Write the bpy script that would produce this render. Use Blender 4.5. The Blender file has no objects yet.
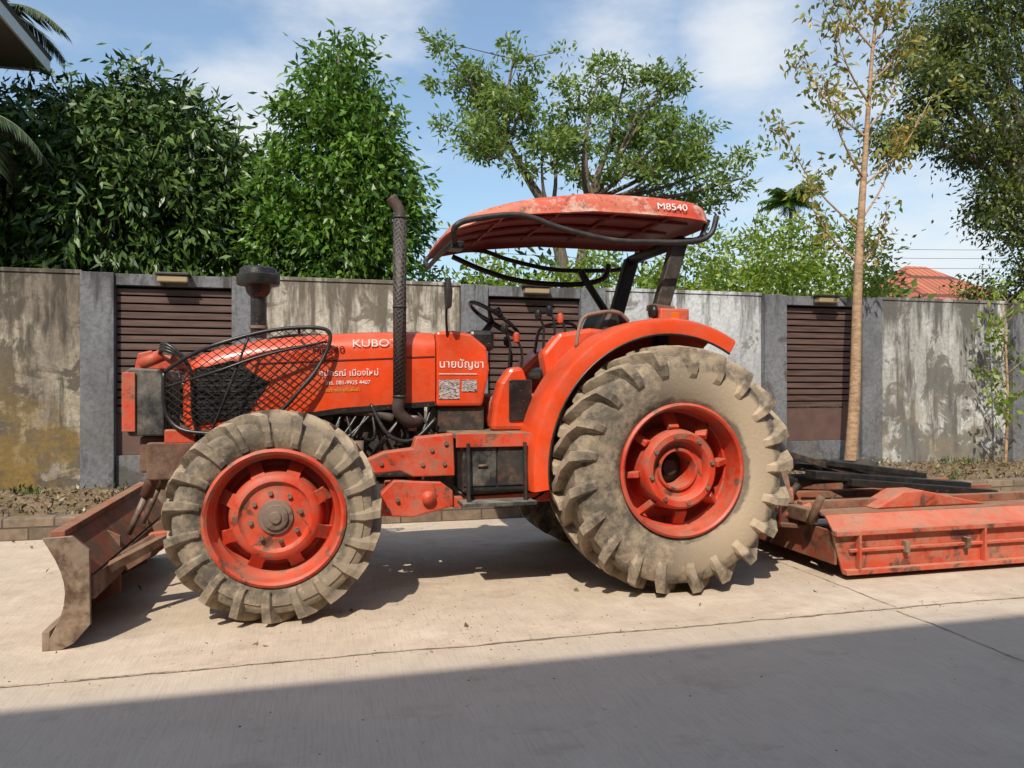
import bpy, math, random
import numpy as np
from mathutils import Vector, Matrix
random.seed(7); rng=np.random.default_rng(7)
scene=bpy.context.scene
C=scene.collection

# ------------------------------------------------------------------ helpers
def empty(name):
    e=bpy.data.objects.new(name,None); C.objects.link(e); e.empty_display_size=.2; return e
def mesh(name,verts,faces,mat,parent=None,smooth=False,loc=None,bevel=0,solid=0):
    m=bpy.data.meshes.new(name); m.from_pydata([tuple(v) for v in verts],[],faces); m.update()
    if smooth:
        m.polygons.foreach_set('use_smooth',[True]*len(m.polygons))
    o=bpy.data.objects.new(name,m); C.objects.link(o)
    if mat: m.materials.append(mat)
    if loc: o.location=loc
    if parent: o.parent=parent
    if solid:
        s=o.modifiers.new('s','SOLIDIFY'); s.thickness=solid; s.offset=0
    if bevel:
        b=o.modifiers.new('b','BEVEL'); b.width=bevel; b.segments=2; b.limit_method='ANGLE'; b.angle_limit=math.radians(35)
    return o
def box(name,x0,x1,y0,y1,z0,z1,mat,parent=None,bevel=.006):
    v=[(x,y,z) for x in (x0,x1) for y in (y0,y1) for z in (z0,z1)]
    f=[(0,1,3,2),(4,6,7,5),(0,4,5,1),(2,3,7,6),(0,2,6,4),(1,5,7,3)]
    return mesh(name,v,f,mat,parent,bevel=bevel)
def prism(name,poly,y0,y1,mat,parent=None,bevel=.006):
    """polygon in x,z extruded in y"""
    n=len(poly)
    v=[(p[0],y0,p[1]) for p in poly]+[(p[0],y1,p[1]) for p in poly]
    f=[tuple(range(n)),tuple(range(2*n-1,n-1,-1))]+[(i,i+n,(i+1)%n+n,(i+1)%n) for i in range(n)]
    o=mesh(name,v,f,mat,parent,bevel=bevel)
    import bmesh
    bm=bmesh.new(); bm.from_mesh(o.data); bmesh.ops.recalc_face_normals(bm,faces=bm.faces); bm.to_mesh(o.data); bm.free()
    return o
def frames(P):
    P=[Vector(p) for p in P]; T=[]
    for i in range(len(P)):
        a=P[max(i-1,0)]; b=P[min(i+1,len(P)-1)]; T.append((b-a).normalized())
    u=T[0].orthogonal().normalized(); out=[]
    for i,t in enumerate(T):
        u=(u-t*u.dot(t))
        if u.length<1e-5: u=t.orthogonal()
        u.normalize(); out.append((P[i],u.copy(),t.cross(u)))
    return out
def smoothpath(P,k=6):
    P=[Vector(p) for p in P]; out=[]
    for i in range(len(P)-1):
        p0=P[max(i-1,0)];p1=P[i];p2=P[i+1];p3=P[min(i+2,len(P)-1)]
        for j in range(k):
            t=j/k
            out.append(.5*((2*p1)+(p2-p0)*t+(2*p0-5*p1+4*p2-p3)*t*t+(3*p1-p0-3*p2+p3)*t**3))
    out.append(P[-1]); return out
def tubegeo(P,R,n=8,V=None,F=None):
    if V is None: V=[];F=[]
    if not hasattr(R,'__len__'): R=[R]*len(P)
    b=len(V)
    for (p,u,w),r in zip(frames(P),R):
        for k in range(n):
            a=2*math.pi*k/n; V.append(p+u*math.cos(a)*r+w*math.sin(a)*r)
    for i in range(len(P)-1):
        for k in range(n):
            F.append((b+i*n+k,b+i*n+(k+1)%n,b+(i+1)*n+(k+1)%n,b+(i+1)*n+k))
    F.append(tuple(b+k for k in range(n))[::-1]); F.append(tuple(b+(len(P)-1)*n+k for k in range(n)))
    return V,F
def tube(name,P,R,mat,parent=None,n=10,sm=0):
    if sm:
        k=sm; P2=smoothpath(P,k)
        if hasattr(R,'__len__'):
            R=list(np.interp(np.linspace(0,len(P)-1,len(P2)),range(len(P)),R))
        P=P2
    V,F=tubegeo(P,R,n); return mesh(name,V,F,mat,parent,smooth=True if n>6 else False)
def lathe(name,prof,mat,parent,centre,n=64,smooth=True):
    """profile (r, y) around Y axis through centre (x,z)"""
    V=[];F=[];m=len(prof)
    for i in range(n):
        a=2*math.pi*i/n
        for r,y in prof: V.append((r*math.cos(a),y,r*math.sin(a)))
    for i in range(n):
        j=(i+1)%n
        for k in range(m-1): F.append((i*m+k,i*m+k+1,j*m+k+1,j*m+k))
    o=mesh(name,V,F,mat,parent,smooth=smooth,loc=(centre[0],0,centre[1]))
    if smooth:
        e=o.modifiers.new('e','EDGE_SPLIT'); e.split_angle=math.radians(38)
    return o
def lathez(name,prof,mat,parent,c,n=32):
    V=[];F=[];m=len(prof)
    for i in range(n):
        a=2*math.pi*i/n
        for r,z in prof: V.append((c[0]+r*math.cos(a),c[1]+r*math.sin(a),z))
    for i in range(n):
        j=(i+1)%n
        for k in range(m-1): F.append((i*m+k,j*m+k,j*m+k+1,i*m+k+1))
    o=mesh(name,V,F,mat,parent,smooth=True); e=o.modifiers.new('e','EDGE_SPLIT'); e.split_angle=math.radians(38); return o
def beam(name,p0,p1,w,h,mat,parent=None,bevel=.005):
    p0=Vector(p0);p1=Vector(p1);t=(p1-p0).normalized()
    s=t.cross(Vector((0,0,1)))
    if s.length<.01: s=Vector((0,1,0))
    s.normalize(); u=s.cross(t)
    V=[p+s*a*w/2+u*b*h/2 for p in (p0,p1) for a,b in ((-1,-1),(1,-1),(1,1),(-1,1))]
    F=[(0,1,2,3),(7,6,5,4),(0,4,5,1),(1,5,6,2),(2,6,7,3),(3,7,4,0)]
    return mesh(name,V,F,mat,parent,bevel=bevel)
def text(name,s,x,y,z,size,mat,parent,rot=0,ext=.001,sx=1,tilt=0):
    c=bpy.data.curves.new(name,'FONT'); c.body=s; c.size=size; c.extrude=ext
    o=bpy.data.objects.new(name,c); C.objects.link(o); o.location=(x,y,z); o.rotation_euler=(math.pi/2-tilt,-rot,0); o.scale=(sx,1,1)
    c.materials.append(mat); o.parent=parent; return o

# ------------------------------------------------------------------ materials
class NB:
    def __init__(s,name):
        s.m=bpy.data.materials.new(name); s.m.use_nodes=True; s.t=s.m.node_tree; s.N=s.t.nodes; s.L=s.t.links
        s.b=s.N['Principled BSDF']; s.out=s.N['Material Output']
        s.tc=s.N.new('ShaderNodeTexCoord'); s.co=s.tc.outputs['Object']
    def lk(s,a,b): s.L.new(a,b)
    def mp(s,scale=(1,1,1),loc=(0,0,0),rot=(0,0,0)):
        n=s.N.new('ShaderNodeMapping'); n.inputs['Scale'].default_value=scale; n.inputs['Location'].default_value=loc; n.inputs['Rotation'].default_value=rot
        s.lk(s.co,n.inputs['Vector']); return n.outputs[0]
    def noise(s,sc,det=6,rough=.6,vec=None,dist=0):
        n=s.N.new('ShaderNodeTexNoise'); n.inputs['Scale'].default_value=sc; n.inputs['Detail'].default_value=min(det,4.5); n.inputs['Roughness'].default_value=rough; n.inputs['Distortion'].default_value=dist
        s.lk(vec or s.co,n.inputs['Vector']); return n.outputs['Fac']
    def rng(s,v,a,b,c=0,d=1):
        n=s.N.new('ShaderNodeMapRange'); n.inputs['From Min'].default_value=a; n.inputs['From Max'].default_value=b; n.inputs['To Min'].default_value=c; n.inputs['To Max'].default_value=d
        s.lk(v,n.inputs['Value']); return n.outputs[0]
    def math(s,op,a,b=None):
        n=s.N.new('ShaderNodeMath'); n.operation=op; n.use_clamp=False
        for i,x in enumerate((a,b)):
            if x is None: continue
            if isinstance(x,(int,float)): n.inputs[i].default_value=x
            else: s.lk(x,n.inputs[i])
        return n.outputs[0]
    def mix(s,f,a,b,mode='MIX'):
        n=s.N.new('ShaderNodeMix'); n.data_type='RGBA'; n.blend_type=mode
        if isinstance(f,(int,float)): n.inputs[0].default_value=f
        else: s.lk(f,n.inputs[0])
        for i,x in ((6,a),(7,b)):
            if isinstance(x,tuple): n.inputs[i].default_value=(*x,1)
            else: s.lk(x,n.inputs[i])
        return n.outputs[2]
    def sep(s,v=None):
        n=s.N.new('ShaderNodeSeparateXYZ'); s.lk(v or s.co,n.inputs[0]); return n.outputs
    def bump(s,h,st=.3,d=.01):
        n=s.N.new('ShaderNodeBump'); n.inputs['Strength'].default_value=st; n.inputs['Distance'].default_value=d; s.lk(h,n.inputs['Height']); s.lk(n.outputs[0],s.b.inputs['Normal'])
    def fin(s,col,rough=.6,metal=0,spec=.5):
        if isinstance(col,tuple): s.b.inputs['Base Color'].default_value=(*col,1)
        else: s.lk(col,s.b.inputs['Base Color'])
        if isinstance(rough,(int,float)): s.b.inputs['Roughness'].default_value=rough
        else: s.lk(rough,s.b.inputs['Roughness'])
        s.b.inputs['Metallic'].default_value=metal; s.b.inputs['Specular IOR Level'].default_value=spec
        return s.m
    def up(s):
        g=s.N.new('ShaderNodeNewGeometry'); return s.sep(g.outputs['Normal'])[2]

def paint(name,base,dust=(.34,.235,.15),damt=.5,rust=.3,rough=.4,rustcol=(.07,.03,.018),grime=.35,coat=0):
    n=NB(name)
    c=n.mix(n.rng(n.noise(2.5,3),.35,.65),base,tuple(x*.74 for x in base))
    N1=n.noise(13,5,.72)
    c=n.mix(n.rng(N1,.62-.2*grime,.72-.16*grime,0,.75*min(1,.4+grime)),c,(.085,.045,.028))
    N2=n.noise(5,5,.68,dist=.5)
    if rust>0:
        c=n.mix(n.rng(N2,.60-.16*rust,.64-.12*rust,0,.9),c,rustcol)
    d1=n.rng(n.math('MULTIPLY',n.math('ADD',N1,n.noise(3.1,4,.6,n.mp(loc=(7,3,1)))),.5),.44,.64,0,damt)
    d2=n.math('MULTIPLY',n.rng(n.up(),.4,1,0,min(.8,damt*1.5)),n.rng(N2,.35,.6,.35,1))
    d=n.math('MINIMUM',n.math('MAXIMUM',d1,d2),1)
    c=n.mix(d,c,dust)
    sc=n.rng(n.noise(34,3,.6,n.mp((1,1,3.5))),.65,.71,0,.6)
    c=n.mix(sc,c,(.25,.17,.13))
    n.bump(N1,.2,.006)
    if coat: n.b.inputs['Coat Weight'].default_value=coat; n.b.inputs['Coat Roughness'].default_value=.2
    return n.fin(c,n.rng(d,0,.6,rough,.85))
m_red=paint('red_paint',(.72,.060,.008),damt=.17,rust=.0,rough=.34,grime=.08,coat=.4)
m_redd=paint('red_paint_worn',(.56,.046,.012),damt=.42,rust=.18,rough=.5,grime=.42)
m_redrim=paint('rim_paint',(.58,.044,.013),damt=.38,rust=.08,rough=.45,grime=.42)
m_rust=paint('rusty_red_steel',(.28,.055,.024),damt=.6,rust=.65,rough=.7,grime=.6,dust=(.31,.19,.115))
m_rustd=paint('rusty_dark_steel',(.13,.048,.028),damt=.55,rust=.9,rough=.75,grime=.8,dust=(.29,.185,.115))
m_imp=paint('implement_red',(.52,.075,.032),damt=.7,rust=.25,rough=.6,grime=.4,dust=(.46,.23,.15))
m_steel=paint('worn_steel',(.18,.125,.09),damt=.7,rust=.6,rough=.6,dust=(.36,.26,.17))
m_black=paint('black_paint',(.016,.015,.015),damt=.2,rust=.0,rough=.5,dust=(.16,.12,.09),grime=.1)
m_blackw=paint('black_scuffed',(.02,.019,.019),damt=.45,rust=.0,rough=.5,dust=(.30,.26,.21),grime=.3)
m_blackc=paint('black_clean',(.011,.011,.011),damt=.10,rust=0,rough=.35,dust=(.2,.15,.11),grime=0)
m_eng=paint('engine_grime',(.022,.019,.017),damt=.3,rust=.3,rough=.6,dust=(.14,.095,.06),grime=.5)
m_grey=paint('hub_grey',(.16,.11,.09),damt=.45,rust=.5,rough=.5)
m_pipe=paint('exhaust_metal',(.05,.035,.03),damt=.2,rust=.5,rough=.6,dust=(.2,.15,.11))
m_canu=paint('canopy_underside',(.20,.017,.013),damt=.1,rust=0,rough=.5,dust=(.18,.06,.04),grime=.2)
n=NB('canopy_fibreglass')
a=n.noise(2.3,5,.65,dist=.4); b=n.noise(8,5,.78,n.mp((.7,1,1)))
c=n.mix(n.rng(a,.38,.6),(.50,.052,.020),(.50,.14,.08)); c=n.mix(n.rng(b,.50,.62,0,.85),c,(.50,.39,.32)); c=n.mix(n.rng(n.noise(19,5,.75,n.mp((1,1,1),(4,2,1))),.55,.65,0,.8),c,(.08,.05,.04))
m_canopy=n.fin(c,.6)
n=NB('decal_white'); m_white=n.fin(n.mix(n.rng(n.noise(20,6),.5,.7),(.75,.7,.66),(.6,.25,.2)),.5)
n=NB('decal_grey'); m_stick=n.fin(n.mix(n.rng(n.noise(60,3,.5,n.mp((1,1,6))),.48,.52),(.5,.42,.40),(.05,.04,.04)),.5)
n=NB('decal_dark'); m_dk=n.fin((.12,.010,.006),.5)
n=NB('decal_yellow'); m_yel=n.fin((.6,.33,.03),.5)
n=NB('amber_lens'); m_amb=n.fin((.6,.13,.01),.2)
n=NB('lamp_housing'); m_lh=n.fin((.30,.22,.12),.5)
n=NB('dusty_treadplate'); m_tread=n.fin(n.mix(n.rng(n.noise(12,6),.35,.65),(.30,.19,.10),(.12,.085,.06)),.8)

def tyre_mat(name,R,ri,mud=1):
    n=NB(name); s=n.sep(); r=n.math('SQRT',n.math('ADD',n.math('MULTIPLY',s[0],s[0]),n.math('MULTIPLY',s[2],s[2])))
    N1=n.noise(9,5,.7); N2=n.noise(3.2,4,.6)
    base=n.mix(n.rng(N1,.35,.7),(.030,.028,.026),(.085,.074,.062))
    wob=n.math('ADD',r,n.rng(N2,.3,.7,-.04,.04))
    ang=n.rng(s[0],-.35,.40,.15,1)
    band=n.math('MULTIPLY',n.rng(wob,ri+.03,ri+.05,.35,1),n.rng(wob,ri+(R-ri)*.58,ri+(R-ri)*.70,1,0))
    band=n.math('MULTIPLY',band,ang)
    tread=n.math('MULTIPLY',n.rng(r,R-.10,R-.02,.1,.80),n.rng(N1,.34,.52,.3,1))
    gen=n.rng(n.math('MULTIPLY',n.math('ADD',n.noise(16,5,.75),N2),.5),.43,.60,.12,.75)
    d=n.math('MAXIMUM',n.math('MAXIMUM',n.math('MULTIPLY',band,.97*mud),tread),gen)
    c=n.mix(d,base,(.42,.32,.22))
    n.bump(n.noise(38,5,.7),.6,.008)
    return n.fin(c,.85,0,.3)

# poured concrete road
n=NB('road_concrete')
a=n.noise(.6,5,.6); b=n.noise(7,8,.7); c3=n.noise(150,2,.7)
col=n.mix(n.rng(a,.3,.7),(.60,.475,.365),(.50,.40,.305))
col=n.mix(n.rng(b,.38,.72,0,.5),col,(.37,.29,.22))
col=n.mix(n.rng(c3,.5,.8,0,.6),col,(.24,.19,.15))
col=n.mix(n.rng(n.noise(1.4,5,.68,dist=.6),.50,.66,0,.5),col,(.68,.56,.44))
st=n.noise(90,3,.6,n.mp((1,.05,1)))
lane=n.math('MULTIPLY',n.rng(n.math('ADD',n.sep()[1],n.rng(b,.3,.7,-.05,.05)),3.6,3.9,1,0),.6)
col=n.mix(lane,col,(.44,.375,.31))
col=n.mix(n.rng(st,.45,.7,0,.22),col,(.25,.2,.155))
sp_=n.noise(17,5,.8)
col=n.mix(n.rng(sp_,.63,.69,0,.55),col,(.17,.125,.09))
col=n.mix(n.rng(n.noise(2.7,5,.72,n.mp((.7,1.3,1),(3,1,0))),.56,.66,0,.38),col,(.33,.245,.17))
h=n.math('ADD',n.math('MULTIPLY',st,.5),n.math('ADD',n.math('MULTIPLY',c3,.6),b))
n.bump(h,.5,.009); m_road=n.fin(col,.85,0,.3)
n=NB('joint_dark'); m_joint=n.fin(n.mix(n.rng(n.noise(9,6,.7),.42,.56),(.19,.14,.10),(.40,.31,.23)),.95)
n=NB('soil'); a=n.noise(5,8,.7)
m_soil=n.fin(n.mix(n.rng(n.noise(30,6,.7),.45,.7),n.mix(n.rng(a,.35,.65),(.26,.175,.105),(.11,.07,.045)),(.05,.045,.02)),.95); n.bump(a,.8,.05)
n=NB('grass_ground'); a=n.noise(1.5,8,.7)
m_grass=n.fin(n.mix(n.rng(a,.4,.6),(.06,.09,.025),(.16,.13,.07)),.95)
n=NB('kerb_concrete')
br=n.N.new('ShaderNodeTexBrick'); br.inputs['Scale'].default_value=1; br.inputs['Brick Width'].default_value=.4; br.inputs['Row Height'].default_value=.11; br.inputs['Mortar Size'].default_value=.008
br.inputs['Color1'].default_value=(.25,.175,.12,1); br.inputs['Color2'].default_value=(.17,.12,.08,1); br.inputs['Mortar'].default_value=(.05,.04,.03,1)
n.lk(n.mp((1,1,1),rot=(math.pi/2,0,0)),br.inputs['Vector'])
m_kerb=n.fin(n.mix(n.rng(n.noise(9,7,.7),.35,.65,0,.8),br.outputs[0],(.09,.07,.05)),.9)

def wallmat(name,light,mid,dark,ochre,kd=.5,seed=0,ko=.5,z0=.1,z1=2.68):
    n=NB(name)
    big=n.noise(1.1,7,.65,n.mp((1,1,.8),(seed,seed*2,0)),.6)
    drip=n.noise(3.6,6,.68,n.mp((1.6,1,.22),(seed*3,0,0)))
    fine=n.noise(19,7,.75)
    z=n.sep()[2]
    col=n.mix(n.rng(big,.40,.58),mid,light)
    top=n.rng(z,z1-.8,z1,0,.13)
    m1=n.rng(n.math('ADD',drip,top),.60-.12*kd,.74-.12*kd,0,.9)
    col=n.mix(m1,col,dark)
    m2=n.rng(n.math('ADD',n.noise(1.9,7,.72,n.mp((1,1,1),(seed+5,0,3)),.5),n.rng(z,z0,z0+1.1,.10,0)),.60-.12*kd,.66-.12*kd,0,.85)
    col=n.mix(m2,col,tuple(x*1.5 for x in dark))
    m3=n.math('MULTIPLY',n.rng(n.noise(1.5,6,.65,n.mp((1,1,1),(seed+9,2,1))),.45,.58),n.rng(z,z0,z0+1.7,ko,0))
    col=n.mix(m3,col,ochre)
    col=n.mix(n.rng(fine,.42,.66,0,.5),col,tuple(x*.4 for x in mid))
    n.bump(n.math('ADD',big,fine),.35,.02)
    return n.fin(col,.92,0,.2)
m_wallA=wallmat('wall_plaster_mildew',(.36,.31,.24),(.20,.165,.13),(.05,.042,.033),(.24,.15,.035),.9,1.3,.95)
m_wallB=wallmat('wall_plaster_beige',(.55,.49,.41),(.37,.32,.255),(.085,.068,.052),(.30,.22,.12),.66,4.1,.5)
m_wallC=wallmat('wall_plaster_grey',(.54,.54,.54),(.38,.38,.385),(.11,.10,.09),(.28,.23,.16),.35,7.7,.4)
m_wallD=wallmat('wall_plaster_white',(.60,.59,.56),(.34,.325,.30),(.075,.068,.06),(.28,.22,.13),.80,11.7,.6)
m_pil=wallmat('pillar_grey',(.18,.18,.19),(.13,.13,.14),(.055,.05,.048),(.14,.11,.075),.1,2.2,.35)
n=NB('slat_brown'); 
m_slat=n.fin(n.mix(n.rng(n.noise(4,6,.6,n.mp((.5,1,6))),.35,.7),(.055,.027,.021),(.12,.068,.052)),.7); 
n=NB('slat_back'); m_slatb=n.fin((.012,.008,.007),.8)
n=NB('slat_panel'); m_slatp=n.fin(n.mix(n.rng(n.noise(5,6),.3,.7),(.12,.065,.05),(.08,.043,.034)),.7)
n=NB('bark_dark'); v=n.noise(8,6,.7,n.mp((3,3,.6))); m_bark=n.fin(n.mix(n.rng(v,.35,.65),(.07,.05,.035),(.17,.13,.10)),.95); n.bump(v,.6,.03)
n=NB('bark_tan'); v=n.noise(9,6,.7,n.mp((1,1,2.5))); m_barkt=n.fin(n.mix(n.rng(v,.35,.65),(.44,.28,.16),(.20,.12,.07)),.9); n.bump(v,.5,.02)

def leafmat(name,cols,tr=.3,trc=None,rough=.42):
    n=NB(name); g=n.N.new('ShaderNodeNewGeometry')
    r=n.N.new('ShaderNodeValToRGB'); r.color_ramp.elements[0].color=(*cols[0],1); r.color_ramp.elements[1].color=(*cols[-1],1)
    for i,c in enumerate(cols[1:-1]):
        e=r.color_ramp.elements.new((i+1)/(len(cols)-1)); e.color=(*c,1)
    n.lk(g.outputs['Random Per Island'],r.inputs[0])
    c=r.outputs[0]
    n.fin(c,rough,0,.45)
    if tr>0:
        t=n.N.new('ShaderNodeBsdfTranslucent'); mt=n.mix(.5,c,trc or tuple(min(1,x*2.2) for x in cols[-1])); n.lk(mt,t.inputs[0])
        ms=n.N.new('ShaderNodeMixShader'); ms.inputs[0].default_value=tr; n.lk(n.b.outputs[0],ms.inputs[1]); n.lk(t.outputs[0],ms.inputs[2]); n.lk(ms.outputs[0],n.out.inputs[0])
    return n.m
l_mango=leafmat('leaf_mango',[(.022,.050,.008),(.046,.092,.014),(.10,.155,.025)],0)
l_bright=leafmat('leaf_bright',[(.034,.080,.009),(.068,.150,.014),(.14,.24,.026)],.2)
l_acacia=leafmat('leaf_acacia',[(.06,.10,.02),(.115,.18,.032),(.21,.28,.05)],.3)
l_hedge=leafmat('leaf_hedge',[(.06,.115,.012),(.14,.21,.02),(.26,.33,.035)],.3)
l_dark=leafmat('leaf_dark',[(.018,.036,.010),(.05,.08,.018),(.18,.20,.03)],.2)
l_yel=leafmat('leaf_yellowgreen',[(.06,.11,.022),(.12,.18,.035),(.24,.26,.045),(.38,.24,.05)],.3)
l_palm=leafmat('leaf_palm',[(.02,.035,.012),(.05,.07,.025),(.10,.11,.05)],0)
l_dry=leafmat('leaf_dry',[(.10,.06,.03),(.22,.14,.07),(.12,.13,.04)],0)

# ------------------------------------------------------------------ foliage
def leaves(name,pts,ln,wd,mat,parent,droop=.3,var=.35,outdir=None):
    N=len(pts); pts=np.asarray(pts,float)
    d=rng.normal(size=(N,3)); d/=np.linalg.norm(d,axis=1,keepdims=True)
    if outdir is not None: d=d*.8+outdir*.7
    d[:,2]-=droop; d/=np.linalg.norm(d,axis=1,keepdims=True)
    r=rng.normal(size=(N,3)); s=np.cross(d,r); s/=np.linalg.norm(s,axis=1,keepdims=True)
    nn=np.cross(s,d)
    L=(ln*(1+var*rng.uniform(-1,1,N)))[:,None]; W=(wd*(1+var*rng.uniform(-1,1,N)))[:,None]
    b=pts; t=pts+d*L-nn*L*.12; m=pts+d*L*.45
    l=m+s*W*.5+nn*W*.15; rr=m-s*W*.5+nn*W*.15
    V=np.stack([b,l,t,rr],1).reshape(-1,3)
    me=bpy.data.meshes.new(name); me.vertices.add(4*N); me.vertices.foreach_set('co',V.ravel())
    me.loops.add(4*N); me.loops.foreach_set('vertex_index',np.arange(4*N,dtype=np.int32))
    me.polygons.add(N); me.polygons.foreach_set('loop_start',np.arange(0,4*N,4,dtype=np.int32)); me.polygons.foreach_set('loop_total',np.full(N,4,dtype=np.int32))
    me.update(); me.validate(); me.materials.append(mat)
    o=bpy.data.objects.new(name,me); C.objects.link(o)
    if parent: o.parent=parent
    return o
def clumppts(ells,nclump,nleaf,sz,shell=.55):
    w=np.array([e[3]*e[4]+e[3]*e[5]+e[4]*e[5] for e in ells]); w/=w.sum(); P=[];O=[]
    for e,k in zip(ells,rng.multinomial(nclump,w)):
        if k==0: continue
        d=rng.normal(size=(k,3)); d/=np.linalg.norm(d,axis=1,keepdims=True)
        rad=shell+(1.10-shell)*rng.uniform(0,1,k)**.7
        c=np.array(e[:3])+d*rad[:,None]*np.array(e[3:6])
        s=sz*rng.uniform(.6,1.4,k)
        for ci,si,di in zip(c,s,d):
            m=max(3,int(nleaf*rng.uniform(.6,1.4)))
            q=rng.normal(size=(m,3))*si*np.array([1,1,.75]); P.append(ci+q)
            O.append(np.repeat(di[None],m,0)+q/si*.4)
    O=np.concatenate(O); O/=np.linalg.norm(O,axis=1,keepdims=True)
    return np.concatenate(P),O
def limbs(name,paths,mat,parent):
    V=[];F=[]
    for P,R in paths:
        P2=smoothpath(P,4); R2=list(np.interp(np.linspace(0,len(P)-1,len(P2)),range(len(P)),R))
        tubegeo(P2,R2,8,V,F)
    return mesh(name,V,F,mat,parent,smooth=True)
def dense_tree(name,base,ells,ncl,nlf,sz,ln,wd,lm,bm=m_bark,tr=.16,droop=.4,shell=.45,nl=14):
    e=empty(name); top=ells[0]
    fork=(base[0],base[1],max(1.2,top[2]-top[5]*.9)); paths=[([base,((base[0]+fork[0])/2+.05,base[1],fork[2]/2),fork],[tr,tr*.8,tr*.7])]
    for i in range(nl):
        el=ells[i%len(ells)]; a=random.uniform(0,6.28); z=random.uniform(-.3,.9)
        q=math.sqrt(max(0,1-z*z))
        end=(el[0]+math.cos(a)*q*el[3]*.85,el[1]+math.sin(a)*q*el[4]*.85,el[2]+z*el[5]*.85)
        mid=tuple(.5*(f+g)+random.uniform(-.2,.2) for f,g in zip(fork,end))
        paths.append(([fork,mid,end],[tr*.55,tr*.3,.015]))
    limbs('limbs',paths,bm,e)
    P,O=clumppts(ells,ncl,nlf,sz,shell); leaves('crown_leaves',P,ln,wd,lm,e,droop,outdir=O)
    return e

# ------------------------------------------------------------------ ground & setting
v=[(-400,-400,-.02),(400,-400,-.02),(400,600,-.02),(-400,600,-.02)]
mesh('ground',v,[(0,1,2,3)],m_grass)
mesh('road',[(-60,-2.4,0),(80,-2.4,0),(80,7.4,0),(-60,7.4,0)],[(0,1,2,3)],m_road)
def joint(name,pts,w):
    V=[];F=[]
    for i,(x,y) in enumerate(pts):
        a=Vector(pts[min(i+1,len(pts)-1)])-Vector(pts[max(i-1,0)]); a.normalize(); nx,ny=-a.y,a.x
        ww=w*random.uniform(.4,1.4)
        V+= [(x+nx*ww/2,y+ny*ww/2,.004),(x-nx*ww/2,y-ny*ww/2,.004)]
    for i in range(len(pts)-1): F.append((2*i+1,2*i+3,2*i+2,2*i))
    return V,F
je=empty('road_joint')
def jl(p0,p1,w,amp=.006,step=.05):
    n=int(math.dist(p0,p1)/step); pts=[]; off=0
    for i in range(n+1):
        t=i/n; off=off*.8+random.uniform(-amp,amp)
        dx,dy=p1[0]-p0[0],p1[1]-p0[1]; L=math.hypot(dx,dy)
        pts.append((p0[0]+dx*t-dy/L*off,p0[1]+dy*t+dx/L*off))
    V,F=joint('j',pts,w); mesh('joint_strip',V,F,m_joint,je)
jl((-14,3.83),(16,3.86),.016)
for jx in (-6.2,3.40,8.2): jl((jx,3.86),(jx+.02,7.38),.008)
for jx in (-4.4,3.30,7.4): jl((jx,-2.3),(jx+.05,3.80),.010)
V=[];F=[]
for i in range(1400):
    x=random.uniform(-4,9); y=random.choice([random.gauss(7.2,.12),random.uniform(2.2,7.3),random.gauss(3.84,.06)]); r=random.uniform(.0015,.006)
    if random.random()<.15: x,y=random.gauss(1.1,.9),random.gauss(4.3,.5)
    if y>7.36: y=7.3
    b=len(V)
    for k in range(5):
        a=k*1.257+random.uniform(-.3,.3); V.append((x+math.cos(a)*r*random.uniform(.7,1.3),y+math.sin(a)*r,.001))
    V.append((x,y,r*.9))
    for k in range(5): F.append((b+k,b+(k+1)%5,b+5))
mesh('road_pebbles',V,F,m_soil)
kb=empty('kerb')
box('kerb_course',-40,60,7.4,7.56,-.01,.19,m_kerb,kb,.012)
V=[];F=[];nx,ny=400,20
for j in range(ny+1):
    for i in range(nx+1):
        x=-16+i*(44/nx); y=7.55+j*(2.5/ny)
        V.append((x,y,.11+.05*math.sin(x*1.7)*math.sin(y*2.1)*.6+random.uniform(-.02,.02)))
for j in range(ny):
    for i in range(nx): F.append((j*(nx+1)+i,j*(nx+1)+i+1,(j+1)*(nx+1)+i+1,(j+1)*(nx+1)+i))
mesh('verge_soil',V,F,m_soil,smooth=True)
P=np.stack([rng.uniform(-8,14,7000),7.6+2.2*rng.uniform(0,1,7000)**1.0,np.full(7000,.145)],1)
leaves('leaf_litter',P,.06,.03,l_dry,None,droop=-.05)
P=np.stack([rng.uniform(-4,9,60),rng.uniform(4.0,7.35,60),np.full(60,.012)],1)
leaves('fallen_leaves',P,.05,.025,l_dry,None,droop=0)
P=[]
for i in range(55):
    cx=random.uniform(-7,13); cy=random.choice([random.uniform(9.5,9.85),random.uniform(7.6,9.8)]); k=random.randint(15,50)
    P.append(np.stack([cx+rng.normal(size=k)*.10,np.minimum(cy+rng.normal(size=k)*.06,9.85),.10+abs(rng.normal(size=k))*.04],1))
leaves('weeds',np.concatenate(P),.08,.018,l_mango,None,droop=-1.0)

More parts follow.
